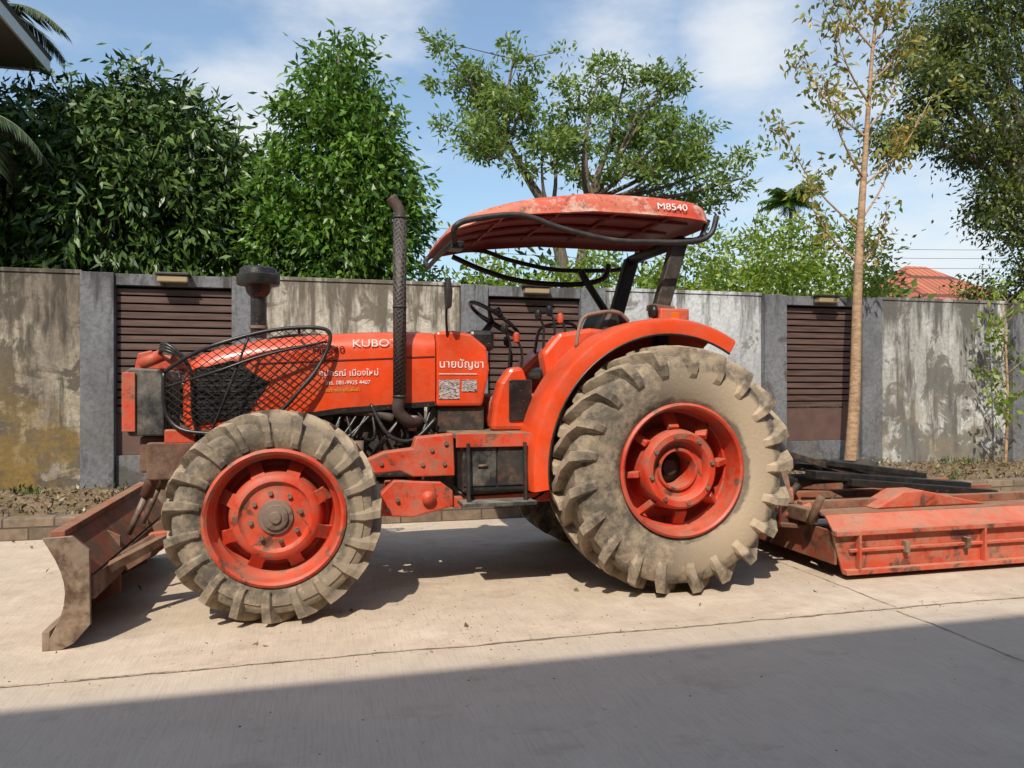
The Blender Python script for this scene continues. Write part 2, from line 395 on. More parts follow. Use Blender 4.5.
# wall
WY=9.9; T=.12
wall=empty('boundary_wall')
per=4.5; X0=-2.65
plain={-3:m_wallA,-2:m_wallA,-1:m_wallA,0:m_wallB,1:m_wallC,2:m_wallD,3:m_wallD,4:m_wallC,5:m_wallB}
for k in range(-3,6):
    xs=X0+k*per
    box('pillar',xs,xs+.36,WY-.10,WY+.15,-.1,2.66,m_pil,wall,.008)
    a=xs+.363; b=xs+1.66
    box('pillar',b+.003,b+.36,WY-.10,WY+.15,-.1,2.66,m_pil,wall,.008)
    box('bay_base',a,b,WY-.02,WY+.12,-.1,.50,m_pil,wall,.005)
    box('bay_lintel',a,b,WY-.06,WY+.13,2.52,2.655,m_pil,wall,.005)
    box('bay_kickpanel',a,b,WY+.03,WY+.07,.503,1.0,m_slatp,wall,.003)
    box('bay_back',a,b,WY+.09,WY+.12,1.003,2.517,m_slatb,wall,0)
    nz=16
    for i in range(nz):
        z=1.01+i*1.5/nz
        box('louvre_slat',a+.002,b-.002,WY+.01,WY+.035,z,z+.072,m_slat,wall,.003)
    box('bay_lamp',(a+b)/2-.17,(a+b)/2+.17,WY-.20,WY-.062,2.555,2.635,m_lh,wall,.015)
    box('bay_lamp_hood',(a+b)/2-.19,(a+b)/2+.19,WY-.22,WY-.062,2.638,2.67,m_black,wall,.008)
    c=b+.363; d=X0+(k+1)*per-.003
    box('plain_panel',c,d,WY,WY+T,-.1,2.64,plain[k],wall,.006)
    box('coping',c,d,WY-.015,WY+T+.015,2.643,2.69,plain[k],wall,.006)

hb=empty('roadside_building')
n=NB('render_cream'); m_rw=n.fin((.50,.44,.35),.9)
n=NB('glass_dark'); m_gl=n.fin((.03,.035,.04),.1)
box('walls',-26,22,-10,-2.5,0,6.88,m_rw,hb,.02)
box('parapet',-26.1,22.1,-10.1,-2.4,6.883,7.18,m_pil,hb,.02)
for i in range(12):
    x=-24+i*3.9
    box('window',x,x+1.5,-2.52,-2.46,4.2,5.5,m_gl,hb,.01); box('shutter_door',x,x+2.4,-2.52,-2.47,0.02,2.8,m_grey,hb,.01)

hs=empty('house')
n=NB('roof_tile_dark'); m_rt=n.fin((.05,.045,.04),.8)
n=NB('fascia_white'); m_fw=n.fin((.62,.62,.6),.6)
n=NB('soffit_board'); m_sf=n.fin((.16,.13,.11),.8)
box('walls',-12,-5.25,10.8,12.6,0,6.0,m_rw,hs,.02)
mesh('roof_slab',[(-3.93,10.2,6.34),(-3.93,13.1,6.34),(-8.5,13.1,8.3),(-8.5,10.2,8.3),(-13,10.2,6.34),(-13,13.1,6.34)],[(0,1,2,3),(3,2,5,4)],m_rt,hs,solid=.06)
box('soffit',-5.24,-3.99,10.25,13.05,6.15,6.18,m_sf,hs,.004)
box('fascia',-3.985,-3.95,10.2,13.1,6.13,6.32,m_fw,hs,.004)
box('fascia_end',-12.9,-3.99,13.055,13.09,6.13,6.32,m_fw,hs,.004)

# ------------------------------------------------------------------ trees
dense_tree('mango_tree',(-3.0,13.4,0),[(-3.0,13.3,3.9,2.1,1.6,1.7),(-3.6,13.3,4.9,1.4,1.2,1.1),(-2.2,13.3,4.7,1.3,1.2,1.3),(-1.3,13.2,3.3,1.2,1.1,1.1),(-4.9,13.4,4.0,1.5,1.3,1.6),(-2.8,13.4,5.6,.75,.7,.7),(-1.1,13.2,4.0,.7,.7,.6)],1150,34,.19,.20,.058,l_mango,droop=.75)
dense_tree('mango_tree',(-7.2,15.5,0),[(-6.8,15.5,4,2.2,1.8,2.0),(-5.6,16,5.0,1.5,1.4,1.2)],380,24,.25,.28,.085,l_mango,droop=.75)
dense_tree('broadleaf_tree',(.45,12.2,0),[(.45,12.2,3.4,1.05,1.0,1.3),(.25,12.2,4.6,.9,.9,1.1),(.7,12.2,4.3,.85,.8,1.2),(.45,12.2,5.6,.68,.65,.95),(.85,12.2,5.2,.45,.5,.7),(1.2,12.2,3.9,.45,.5,.7),(-.5,12.2,3.6,.5,.5,.8),(.5,12.2,6.2,.33,.3,.55),(-.35,12.2,5.2,.35,.35,.6),(-.65,12.2,4.5,.3,.3,.4),(1.4,12.2,4.6,.25,.3,.3)],820,26,.15,.145,.055,l_bright,tr=.1,droop=.6)
at=empty('rain_tree'); Y=20
cl=[(3.6,9.9),(4.3,9.1),(4.8,9.7),(5.6,9.3),(4.6,8.0),(3.9,7.5),(6.4,8.8),(7.2,9.1),(7.7,10.1),(6.8,8.0),(8.7,9.3),(10.0,9.0),(9.4,9.9),(9.2,8.1),(7.7,7.3),(8.9,7.2),(10.5,7.2),(12,7.3),(5.9,7.5),(5.2,8.5),(8.2,8.4),(11.2,7.6),(9.9,7.5),(11.8,6.7),(4.2,7.0),(8.3,9.9),(5.2,10.2),(10.8,8.3)]
paths=[]
f1=(6.3,Y,6.0); f2=(7.4,Y,6.4)
paths.append(([(7.0,Y,0),(6.9,Y,3.2),f1],[.26,.2,.17])); paths.append(([(6.9,Y,3.2),(7.2,Y,5),f2],[.2,.15,.12]))
paths.append(([f1,(5.6,Y,7.0),(4.9,Y,8.2)],[.16,.11,.07])); g1=(5.0,Y,8.0)
ells=[]
for i,(x,z) in enumerate(cl):
    yy=Y+random.uniform(-1.6,1.6); fk=g1 if x<5.9 else (f1 if x<6.7 else f2)
    end=Vector((x,yy,z)); mid=Vector(((fk[0]+x)/2+random.uniform(-.3,.3),(Y+yy)/2,(fk[2]+z)/2-.15))
    paths.append(([fk,mid,end],[.08,.05,.02]))
    for q in range(6):
        s_=mid.lerp(end,random.uniform(.4,1.0)); t_=s_+Vector((random.gauss(0,.55),random.gauss(0,.4),random.uniform(-.15,.55)))
        paths.append(([s_,s_.lerp(t_,.5),t_],[.018,.012,.006])); ells.append((t_.x,t_.y,t_.z,random.uniform(.2,.42),.35,random.uniform(.10,.24)))
limbs('limbs',paths,m_bark,at)
P,O=clumppts(ells,1150,14,.14,.0); leaves('crown_leaves',P,.18,.075,l_acacia,at,.1,outdir=O)
hd=empty('shrub_row'); ells=[]
x=1.8
while x<12.4:
    h=random.uniform(2.8,3.5)+(.35 if x>5 else 0)+(.45 if x>9 else 0)-(.5 if x>11.6 else 0)
    ells.append((x,13.6+random.uniform(-.5,.8),h-.9,random.uniform(.5,1.0),.7,random.uniform(.9,1.4))); x+=random.uniform(.5,.8)
ells+= [(7.4,14.5,3.6,.7,.6,.7),(8.3,14.5,4.0,.5,.5,.6),(12.0,15,4.2,.9,.8,.8),(10.6,15,4.3,.6,.5,1.0),(9.6,15,4.0,.35,.5,1.3),(5.6,14.5,3.8,.4,.4,.6)]
P,O=clumppts(ells,1100,22,.15,.45); leaves('shrub_leaves',P,.14,.06,l_hedge,hd,.3,outdir=O)
limbs('stems',[([(e[0],e[1],0),(e[0],e[1],e[2]*.5),(e[0]+.1,e[1],e[2])],[.04,.03,.02]) for e in ells],m_bark,hd)
ells=[(x,22+random.uniform(-2,2),2.6,2.0,1.5,2.2+random.uniform(-.5,.4)) for x in np.arange(-14,19,2.6)]+[(x,30,2.4,2.2,1.5,2.0) for x in np.arange(20,60,2.8)]
P,O=clumppts(ells,900,20,.3,.6); leaves('distant_foliage',P,.34,.15,l_mango,None,.2,outdir=O)
rt=empty('tamarind_tree')
ells=[(12.8,11.6,8.3,1.5,1.3,1.0),(13.5,11.6,6.6,1.5,1.4,1.3),(11.8,11.6,7.4,.8,.8,.6),(11.1,11.6,6.5,.65,.7,.45),(12.1,11.6,5.8,.8,.8,.5),(10.4,11.6,5.9,.35,.5,.25),(12.6,11.6,4.8,.6,.7,.45),(13.7,11.6,4.4,1.1,1,.8),(11.9,11.5,8.7,.9,.8,.6),(13.2,11.6,3.3,.6,.6,.8),(11.1,11.4,7.8,.4,.5,.3),(10.7,11.4,7.0,.3,.4,.25)]
paths=[([(14.4,11.8,0),(14.1,11.8,3),(13.6,11.7,5.6)],[.25,.2,.16])]
tw=[]
for e in ells:
    paths.append(([(13.9,11.75,4.2),((13.9+e[0])/2,11.7,(4.6+e[2])/2+.3),e[:3]],[.12,.07,.02]))
    for q in range(7):
        t_=(e[0]+random.gauss(0,e[3]*.8),e[1]+random.gauss(0,e[4]*.6),e[2]+random.gauss(0,e[5]*.8)-.1); paths.append(([e[:3],tuple((a+b)/2+.05 for a,b in zip(e[:3],t_)),t_],[.02,.012,.005])); tw.append((*t_,.28,.28,.16))
limbs('limbs',paths,m_bark,rt)
P,O=clumppts(ells+tw,1300,26,.15,.2); leaves('crown_leaves',P,.11,.046,l_dark,rt,.5,outdir=O)
st=empty('slender_tree'); tx=7.42
tr=[(tx,9.35,.05),(tx+.09,9.35,1.2),(tx+.11,9.33,2.4),(tx+.17,9.33,3.6),(tx+.27,9.33,4.9),(tx+.38,9.33,6.2),(tx+.55,9.33,7.4)]
paths=[(tr,[.095,.078,.068,.054,.036,.024,.015])]
tips=[]
for z,dx,dz,dy in [(3.55,-1.2,1.5,.2),(3.7,.8,1.5,.1),(4.3,-.9,1.3,-.3),(4.2,1.0,1.3,-.2),(4.9,-.9,1.2,.3),(5.0,.85,1.3,.2),(5.4,-.75,1.0,-.2),(5.7,.7,.9,0),(6.2,-.5,.8,.1),(6.3,.5,.8,-.1),(3.1,-.8,.9,.1),(3.0,.5,.8,0),(6.6,-.3,.9,.3)]:
    b=Vector((np.interp(z,[p[2] for p in tr],[p[0] for p in tr]),9.33,z)); e=b+Vector((dx,dy,dz)); m=b+Vector((dx*.55,dy*.5,dz*.4))
    paths.append(([b,m,e],[.018,.012,.005]))
    for q in range(6):
        s=m.lerp(e,random.uniform(-.3,1)); t=s+Vector((random.uniform(-.4,.4),random.uniform(-.3,.3),random.uniform(-.05,.35)))
        paths.append(([s,s.lerp(t,.5)+Vector((0,0,.04)),t],[.006,.004,.002])); tips+= [s.lerp(t,.4),t,s.lerp(t,.75)]
    tips.append(e)
limbs('trunk',paths,m_barkt,st)
P=np.concatenate([np.array(t)+rng.normal(size=(int(rng.integers(3,14)),3))*.09 for t in tips]); leaves('leaves',P,.12,.05,l_yel,st,.5)
sp=empty('sapling'); sx=10.25
paths=[([(sx,9.4,.05),(sx+.05,9.4,1.2),(sx-.02,9.42,2.6)],[.025,.02,.008])]; tips=[]
for z in np.arange(.7,2.7,.16):
    a=random.uniform(0,6.28); e=Vector((sx+math.cos(a)*.3,9.4+math.sin(a)*.25,z+.25)); paths.append(([(sx+.03,9.4,z),e],[.008,.004])); tips+=[e,e*.6+Vector((sx,9.4,z))*.4]
limbs('trunk',paths,m_barkt,sp)
P=np.concatenate([np.array(t)+rng.normal(size=(14,3))*.08 for t in tips]); leaves('leaves',P,.11,.05,l_hedge,sp,.4)
def palm(name,base,top,L,nf,wl=.4,nlf=34,dr=.9,lm=l_palm,tr0=.13):
    e=empty(name); limbs('trunk',[([base,tuple((a+b)/2 for a,b in zip(base,top)),top],[tr0,tr0*.8,tr0*.6])],m_bark,e)
    V=[];F=[];paths=[]
    for i in range(nf):
        a=2*math.pi*i/nf+random.uniform(-.2,.2); up=random.uniform(-.1,.9); p=Vector(top); pts=[p.copy()]
        d=Vector((math.cos(a),math.sin(a),up)).normalized()
        for s in range(12):
            d=(d+Vector((0,0,-dr*.11))).normalized(); p=p+d*L/12; pts.append(p.copy())
        paths.append((pts,list(np.linspace(.02,.004,len(pts)))))
        for k in range(nlf):
            t=.12+.88*k/nlf; f=t*12; i0=min(int(f),11); q=pts[i0].lerp(pts[i0+1],f-i0); tt=(pts[i0+1]-pts[i0]).normalized()
            side=tt.cross(Vector((0,0,1))).normalized()
            for sg in (-1,1):
                l=wl*math.sin(min(1,t*1.1+.15)*2.6)*random.uniform(.85,1.1)+.05
                dd=(side*sg+tt*.7+Vector((0,0,-.45-random.uniform(0,.4)))).normalized(); w=tt*.016
                b=len(V); m=q+dd*l*.5; V+= [q-w,q+w,m+w+Vector((0,0,.01)),q+dd*l,m-w]; F.append((b,b+1,b+2,b+3,b+4))
    limbs('frond_ribs',paths,lm,e); mesh('frond_leaflets',V,F,lm,e)
palm('palm_tree',(-5.3,14.5,0),(-5.15,14.3,7.6),1.3,13)
palm('palm_tree',(-5.2,11.6,0),(-4.62,11.3,4.8),1.4,14,dr=1.5)
palm('papaya_tree',(11.1,16.2,0),(11.2,16.2,5.8),.75,18,wl=.28,nlf=22,dr=.5,lm=l_bright,tr0=.07)
oh=empty('tiled_roof_house')
n=NB('terracotta'); 
br=n.N.new('ShaderNodeTexBrick'); br.inputs['Scale'].default_value=1; br.inputs['Brick Width'].default_value=.3; br.inputs['Row Height'].default_value=.32; br.inputs['Mortar Size'].default_value=.03
br.inputs['Color1'].default_value=(.44,.14,.07,1); br.inputs['Color2'].default_value=(.33,.095,.05,1); br.inputs['Mortar'].default_value=(.12,.04,.025,1)
n.lk(n.mp((1,1,1),rot=(math.pi/2.6,0,0)),br.inputs['Vector'])
m_ter=n.fin(br.outputs[0],.8)
hx=24.7;hy=24
box('walls',hx-2.2,hx+2.2,hy,hy+6,0,4.0,m_rw,oh,.02)
V=[(hx-2.9,hy-1,4.0),(hx+2.9,hy-1,4.0),(hx+2.9,hy+7,4.0),(hx-2.9,hy+7,4.0),(hx-.5,hy+3,6.35),(hx+.5,hy+3,6.35)]
mesh('hip_roof',V,[(0,1,5,4),(1,2,5),(2,3,4,5),(3,0,4),(3,2,1,0)],m_ter,oh)
sh=empty('utility_wire')
for i,(z0,z1) in enumerate([(6.0,6.6),(5.7,6.25),(5.35,5.85)]):
    P=[(x,24,z0+(z1-z0)*(x+5)/45+.0015*(x-15)**2) for x in np.linspace(-5,40,24)]; tube('wire',P,.008,m_black,sh,5)
for x in (-5,40):
    tube('pole',[(x,24,0),(x,24,8)],[.15,.11],m_pil,sh,8)

# ------------------------------------------------------------------ TRACTOR
tr=empty('tractor'); CY=5.35
def wheel(tag,cx,cz,R,W,ri,yo,side,n_l,sweep,lh,lw,rimprof,hubprof,hubmat,bolt_r,bolt_y,nb):
    hw=W/2; yc=yo-side*hw; tm=tyre_mat('tyre_'+tag,R,ri,1 if 'rear' in tag else .6); Rc=R-lh
    half=[(ri-.01,.74),(ri+.012,.84),(ri+.05,.93),(ri+(Rc-ri)*.40,1.0),(ri+(Rc-ri)*.62,1.0),(Rc-.09,.97),(Rc-.05,.93),(Rc-.022,.84),(Rc-.008,.5),(Rc,0)]
    prof=[(r,yc-w*hw) for r,w in half]+[(r,yc+w*hw) for r,w in half[-2::-1]]
    lathe('tyre_'+tag,prof,tm,tr,(cx,cz),96)
    V=[];F=[]
    for s in (-1,1):
        for i in range(n_l):
            th0=2*math.pi*(i+(.5 if s>0 else 0))/n_l+random.uniform(-.015,.015)
            st=[(-.10,Rc-.012,1,0,lh+.008,1.0,.95),(.30,Rc-.016,1,0,lh+.010,.72,.95),(.62,Rc-.022,.99,.1,lh+.012,.36,1.0),(.90,Rc-.04,.90,.5,lh+.020,.06,1.1),(1.0,Rc-.08,.45,.85,lh*.72,-.03,1.05),(1.01,Rc-.13,.05,1,lh*.30,-.05,.9),(1.0,Rc-.155,.05,1,lh*.03,-.05,.8)]
            b=len(V)
            for (w,rb,nr,nw,hh,tf,wf) in st:
                th=th0+sweep*tf; j=random.uniform(.93,1.05)
                for dth,hm in ((-.55,0),(-.33,1),(.33,1),(.55,0)):
                    t=th+dth*lw*wf*j/R; r=rb+nr*hh*hm; y=yc+s*(w*hw+nw*hh*hm*.8)
                    V.append((r*math.cos(t),y,r*math.sin(t)))
            m=len(st)
            for k in range(m-1):
                for q in range(3): F.append((b+4*k+q,b+4*k+q+1,b+4*k+5+q,b+4*k+4+q))
            F.append((b,b+1,b+2,b+3)); F.append((b+4*m-1,b+4*m-2,b+4*m-3,b+4*m-4))
    o=mesh('tyre_lugs_'+tag,V,F,tm,tr,loc=(cx,0,cz),bevel=.005)
    import bmesh
    bm=bmesh.new(); bm.from_mesh(o.data); bmesh.ops.recalc_face_normals(bm,faces=bm.faces); bm.to_mesh(o.data); bm.free()
    lathe('rim_'+tag,[(r,yo-side*y) for r,y in rimprof],m_redrim,tr,(cx,cz),72)
    lathe('hub_'+tag,[(r,yo-side*y) for r,y in hubprof],hubmat,tr,(cx,cz),40)
    for k in range(nb):
        a=2*math.pi*k/nb+.2; x=cx+bolt_r*math.cos(a); z=cz+bolt_r*math.sin(a)
        tube('wheel_bolt',[(x,yo-side*(bolt_y+.03),z),(x,yo-side*(bolt_y-.020),z)],.014,m_grey,tr,6)
rr=[(.415,.05),(.43,.03),(.43,.010),(.415,.0),(.402,.010),(.397,.04),(.388,.10),(.378,.15),(.366,.155),(.362,.24),(.345,.27),(.285,.27),(.272,.24),(.26,.12),(.252,.055),(.235,.035),(.20,.035),(.185,.05),(.178,.10),(.145,.105),(.135,.085),(.12,.085),(.114,.11),(.110,.27)]
rh=[(.108,.265),(.06,.26),(.05,.2),(0,.2)]
fr=[(.375,.06),(.388,.035),(.388,.010),(.372,.0),(.358,.012),(.352,.05),(.342,.10),(.325,.115),(.318,.175),(.295,.20),(.275,.20),(.262,.16),(.248,.08),(.228,.058),(.20,.052),(.188,.07),(.175,.075),(.14,.065),(.095,.06)]
fh=[(.098,.062),(.094,.045),(.072,.042),(.068,.028),(.035,.026),(.03,.014),(0,.012)]
FX,FZ=-.217,.603; RX,RZ=2.264,.80
for side in (-1,1):
    t='near' if side<0 else 'far'
    wheel('rear_'+t,RX,RZ,.81,.46,.415,CY+side*.96,side,21,.30,.066,.085,rr,rh,m_eng,.215,.038,8)
    wheel('front_'+t,FX,FZ,.605,.31,.372,CY+side*.94,side,19,.26,.050,.068,fr,fh,m_grey,.137,.066,8)
    for k in range(8):
        a=2*math.pi*k/8+.1; c=(RX+.262*math.cos(a),CY+side*.86,RZ+.262*math.sin(a)); c2=(RX+.372*math.cos(a),CY+side*.775,RZ+.372*math.sin(a))
        beam('rim_clamp',c,c2,.075,.04,m_redrim,tr)
    for k in range(8):
        a=2*math.pi*k/8+.4
        ca,sa=math.cos(a),math.sin(a)
        V=[]
        for rr2,yy2,wd in ((.225,.868,.085),(.275,.82,.075),(.325,.775,.09)):
            for sgn in (-1,1):
                V.append((FX+rr2*ca-sgn*wd*.5*sa,CY+side*yy2,FZ+rr2*sa+sgn*wd*.5*ca))
        mesh('rim_web',V,[(0,1,3,2),(2,3,5,4)],m_redrim,tr,solid=.02,bevel=.004)
tube('rear_axle',[(RX,4.70,RZ),(RX,6.0,RZ)],.13,m_eng,tr,20)
tube('front_axle',[(FX,4.62,FZ),(FX,6.08,FZ)],.085,m_redd,tr,16)
for s in (-1,1):
    tube('front_kingpin',[(FX,CY+s*.62,FZ-.17),(FX,CY+s*.62,FZ+.22)],.10,m_redd,tr,16)
box('gearbox',.70,2.65,CY-.2,CY+.2,.52,1.02,m_eng,tr,.03)
box('rear_housing',1.95,2.75,CY-.3,CY+.3,.5,1.2,m_eng,tr,.05)
box('engine_block',-.62,.72,CY-.19,CY+.19,.72,1.30,m_eng,tr,.02)
box('engine_sump',-.45,.6,CY-.14,CY+.14,.58,.718,m_eng,tr,.03)
for i in range(6):
    x=-.05+i*.13; tube('engine_port',[(x,CY-.27,1.13),(x,CY-.19,1.13)],.035,m_eng,tr,10)
tube('manifold',[(-.1,CY-.25,1.17),(.3,CY-.26,1.17),(.5,CY-.28,1.12)],.032,m_pipe,tr,10,5)
tube('oil_filter',[(.25,CY-.30,.78),(.25,CY-.30,.98)],.055,m_grey,tr,16)
tube('fuel_filter',[(.62,CY-.30,1.04),(.62,CY-.30,1.14)],.032,m_stick,tr,14)
for i in range(12):
    x=.0+random.uniform(0,.7); tube('engine_hose',[(x,CY-.21,.85+random.uniform(0,.2)),(x+.08,CY-.31,1.0),(x+random.uniform(-.05,.3),CY-.25,1.2)],.011,m_blackc,tr,8,6)
tube('engine_cable',[(.35,CY-.29,1.22),(.46,CY-.34,1.02),(.62,CY-.34,.98),(.78,CY-.3,1.12)],.014,m_blackc,tr,8,6)
for i in range(8):
    x=random.uniform(0,.7); z=random.uniform(.8,1.12); box('engine_part',x,x+random.uniform(.04,.12),CY-.19-random.uniform(.03,.08),CY-.19,z,z+random.uniform(.04,.12),random.choice([m_eng,m_grey,m_eng,m_rustd]),tr,.008)
secs=[(-.80,.24,1.40,1.12,.05),(-.77,.272,1.49,1.08,.07),(-.70,.285,1.545,1.06,.075),(-.55,.295,1.595,1.08,.08),(-.35,.30,1.64,1.11,.085),(-.05,.30,1.675,1.155,.09),(.3,.30,1.70,1.19,.09),(.60,.30,1.71,1.215,.09),(.775,.30,1.705,1.225,.09)]
V=[];F=[];K=None
for (x,hw,zt,zb,r) in secs:
    sec=[(-hw,zb),(-hw-.004,zb+.12),(-hw,zt-r*1.5)]
    for k in range(1,7):
        a=math.pi/2*k/7; sec.append((-hw+r*1.3*(1-math.cos(a)),zt-r*1.5+r*1.5*math.sin(a)*.93))
    sec+= [(-hw*.5,zt-.004),(0,zt+.004)]
    full=sec+[(-a,b) for a,b in sec[-2::-1]]
    K=len(full); V+=[(x,CY+a,b) for a,b in full]
for i in range(len(secs)-1):
    for k in range(K-1): F.append((i*K+k,i*K+k+1,(i+1)*K+k+1,(i+1)*K+k))
F.append(tuple(range(K))[::-1]); F.append(tuple((len(secs)-1)*K+k for k in range(K)))
o=mesh('hood',V,F,m_red,tr,smooth=True); e=o.modifiers.new('e','EDGE_SPLIT'); e.split_angle=math.radians(40)
box('front_grille',-.825,-.79,CY-.19,CY+.19,1.14,1.36,m_blackc,tr,.01)
for s in (-1,1):
    yy=CY+s*.306
    prism('side_grille',[(-.74,1.10),(-.72,1.44),(-.50,1.50),(-.28,1.36),(-.42,1.14)],min(yy,yy-s*.015),max(yy,yy-s*.015),m_blackc,tr,.003)
    for i in range(9):
        z=1.16+i*.035; box('grille_rib',-.72,-.40+.05*math.sin(i*.5),min(yy-.001*s,yy+.006*s),max(yy-.001*s,yy+.006*s),z,z+.01,m_black,tr,0)
    prism('hood_skirt',[(-.28,1.10),(.15,1.16),(.77,1.20),(.77,1.235),(.15,1.195),(-.28,1.13)],min(yy,yy-s*.01),max(yy,yy-s*.01),m_blackc,tr,0)
    prism('hood_trim',[(-.35,1.475),(.77,1.53),(.77,1.538),(-.35,1.483)],min(yy,yy-s*.008),max(yy,yy-s*.008),m_dk,tr,0)
text('hood_lettering','KUBOTA',.23,CY-.3075,1.592,.068,m_white,tr,.03,sx=1.3)
text('hood_model_no','M8540',-.02,CY-.3085,1.545,.062,m_dk,tr,.05,sx=1.2)
text('hood_thai','อุปกรณ์ เมืองใหม่',.02,CY-.3085,1.40,.055,m_white,tr,.02)
text('hood_thai2','โทร. 081-9925 4407',0.06,CY-.3085,1.345,.036,m_white,tr,.02)
text('hood_thai3','รับจ้างไถ ปรับพื้นที่',0.06,CY-.3085,1.30,.03,m_yel,tr,.02)
prism('cowl',[(.782,1.20),(.782,1.70),(.90,1.71),(1.02,1.69),(1.13,1.60),(1.15,1.45),(1.10,1.20)],CY-.30,CY+.30,m_red,tr,.02)
text('cowl_thai','นายบัญชา',.80,CY-.3035,1.46,.076,m_white,tr,0,sx=1.0)
box('cowl_plate',.80,.94,CY-.306,CY-.3015,1.25,1.38,m_stick,tr,0)
box('cowl_plate',.955,1.06,CY-.306,CY-.3015,1.30,1.38,m_stick,tr,0)
box('cowl_line',.80,1.06,CY-.306,CY-.3015,1.415,1.42,m_white,tr,0)
box('dash_panel',1.02,1.20,CY-.24,CY+.24,1.58,1.72,m_blackc,tr,.03)
box('firewall_lower',.80,1.12,CY-.26,CY+.26,1.02,1.195,m_eng,tr,.01)
tube('steering_column',[(1.08,CY,1.6),(1.24,CY,1.80)],.025,m_blackc,tr)
cx=Vector((1.25,CY,1.82)); u=Vector((0,1,0)); w=u.cross(Vector((-.55,0,-.83)).normalized())
P=[cx+(u*math.cos(a)+w*math.sin(a))*.205 for a in np.linspace(0,2*math.pi,33)]
tube('steering_rim',P,.015,m_blackc,tr,8)
for a in (.5,2.6,4.7): tube('steering_spoke',[cx-Vector((0,0,.03)),cx+(u*math.cos(a)+w*math.sin(a))*.2],.011,m_blackc,tr,8)
tube('steering_knob',[cx+u*-.2,cx+u*-.2+Vector((-.03,0,.06))],.022,m_blackc,tr)
box('platform',.86,2.0,4.72,5.98,1.0,1.035,m_tread,tr,.006)
box('platform_edge',.855,1.5,4.705,4.718,.95,1.036,m_redd,tr,.003)
box('tool_box',.90,1.38,4.74,5.05,.66,.99,m_black,tr,.015)
box('tool_box_lid',.905,1.12,4.73,4.738,.70,.95,m_blackw,tr,.004)
box('tool_box_lid',1.13,1.37,4.73,4.738,.70,.95,m_eng,tr,.004)
tube('tool_box_latch',[(1.0,4.722,.83),(1.06,4.722,.83)],.008,m_grey,tr)
beam('step_hanger',(.93,4.70,.98),(.93,4.68,.60),.02,.04,m_black,tr); beam('step_hanger',(1.30,4.70,.98),(1.30,4.68,.60),.02,.04,m_black,tr)
box('step',.88,1.36,4.62,4.80,.585,.61,m_blackw,tr,.004)
box('floor_hump',1.15,2.0,CY-.22,CY+.22,1.037,1.28,m_redd,tr,.06)
prism('side_console',[(1.14,1.036),(1.16,1.22),(1.20,1.36),(1.27,1.46),(1.36,1.47),(1.40,1.36),(1.43,1.2),(1.46,1.036)],4.96,5.10,m_red,tr,.03)
box('console_pocket',1.26,1.42,4.945,4.958,1.10,1.38,m_blackc,tr,.02)
prism('fender_console',[(1.55,1.3),(1.50,1.56),(1.62,1.70),(1.85,1.74),(2.1,1.72),(2.1,1.3)],4.98,5.12,m_red,tr,.03)
for i,(x,y,h,c) in enumerate([(1.28,5.08,1.72,m_blackc),(1.36,5.06,1.66,m_redd),(1.52,5.07,1.82,m_blackc),(1.60,5.07,1.85,m_blackc),(1.68,5.07,1.80,m_redd),(1.40,5.5,1.66,m_blackc)]):
    tube('lever',[(x,y,1.35),(x+.02,y,h-.1),(x-.02,y,h)],.009,m_blackc,tr,8,4); lathez('lever_knob',[(0,h+.05),(.02,h+.04),(.026,h+.015),(.02,h-.02),(0,h-.03)],c,tr,(x-.02,y),14)
prism('seat_cushion',[(1.58,1.36),(1.56,1.44),(1.62,1.48),(2.0,1.46),(2.02,1.36)],CY-.24,CY+.24,m_blackc,tr,.03)
prism('seat_back',[(1.94,1.46),(2.0,1.80),(2.05,1.90),(2.12,1.90),(2.14,1.80),(2.08,1.42)],CY-.23,CY+.23,m_blackc,tr,.035)
box('seat_base',1.65,2.0,CY-.16,CY+.16,1.28,1.36,m_black,tr,.02)
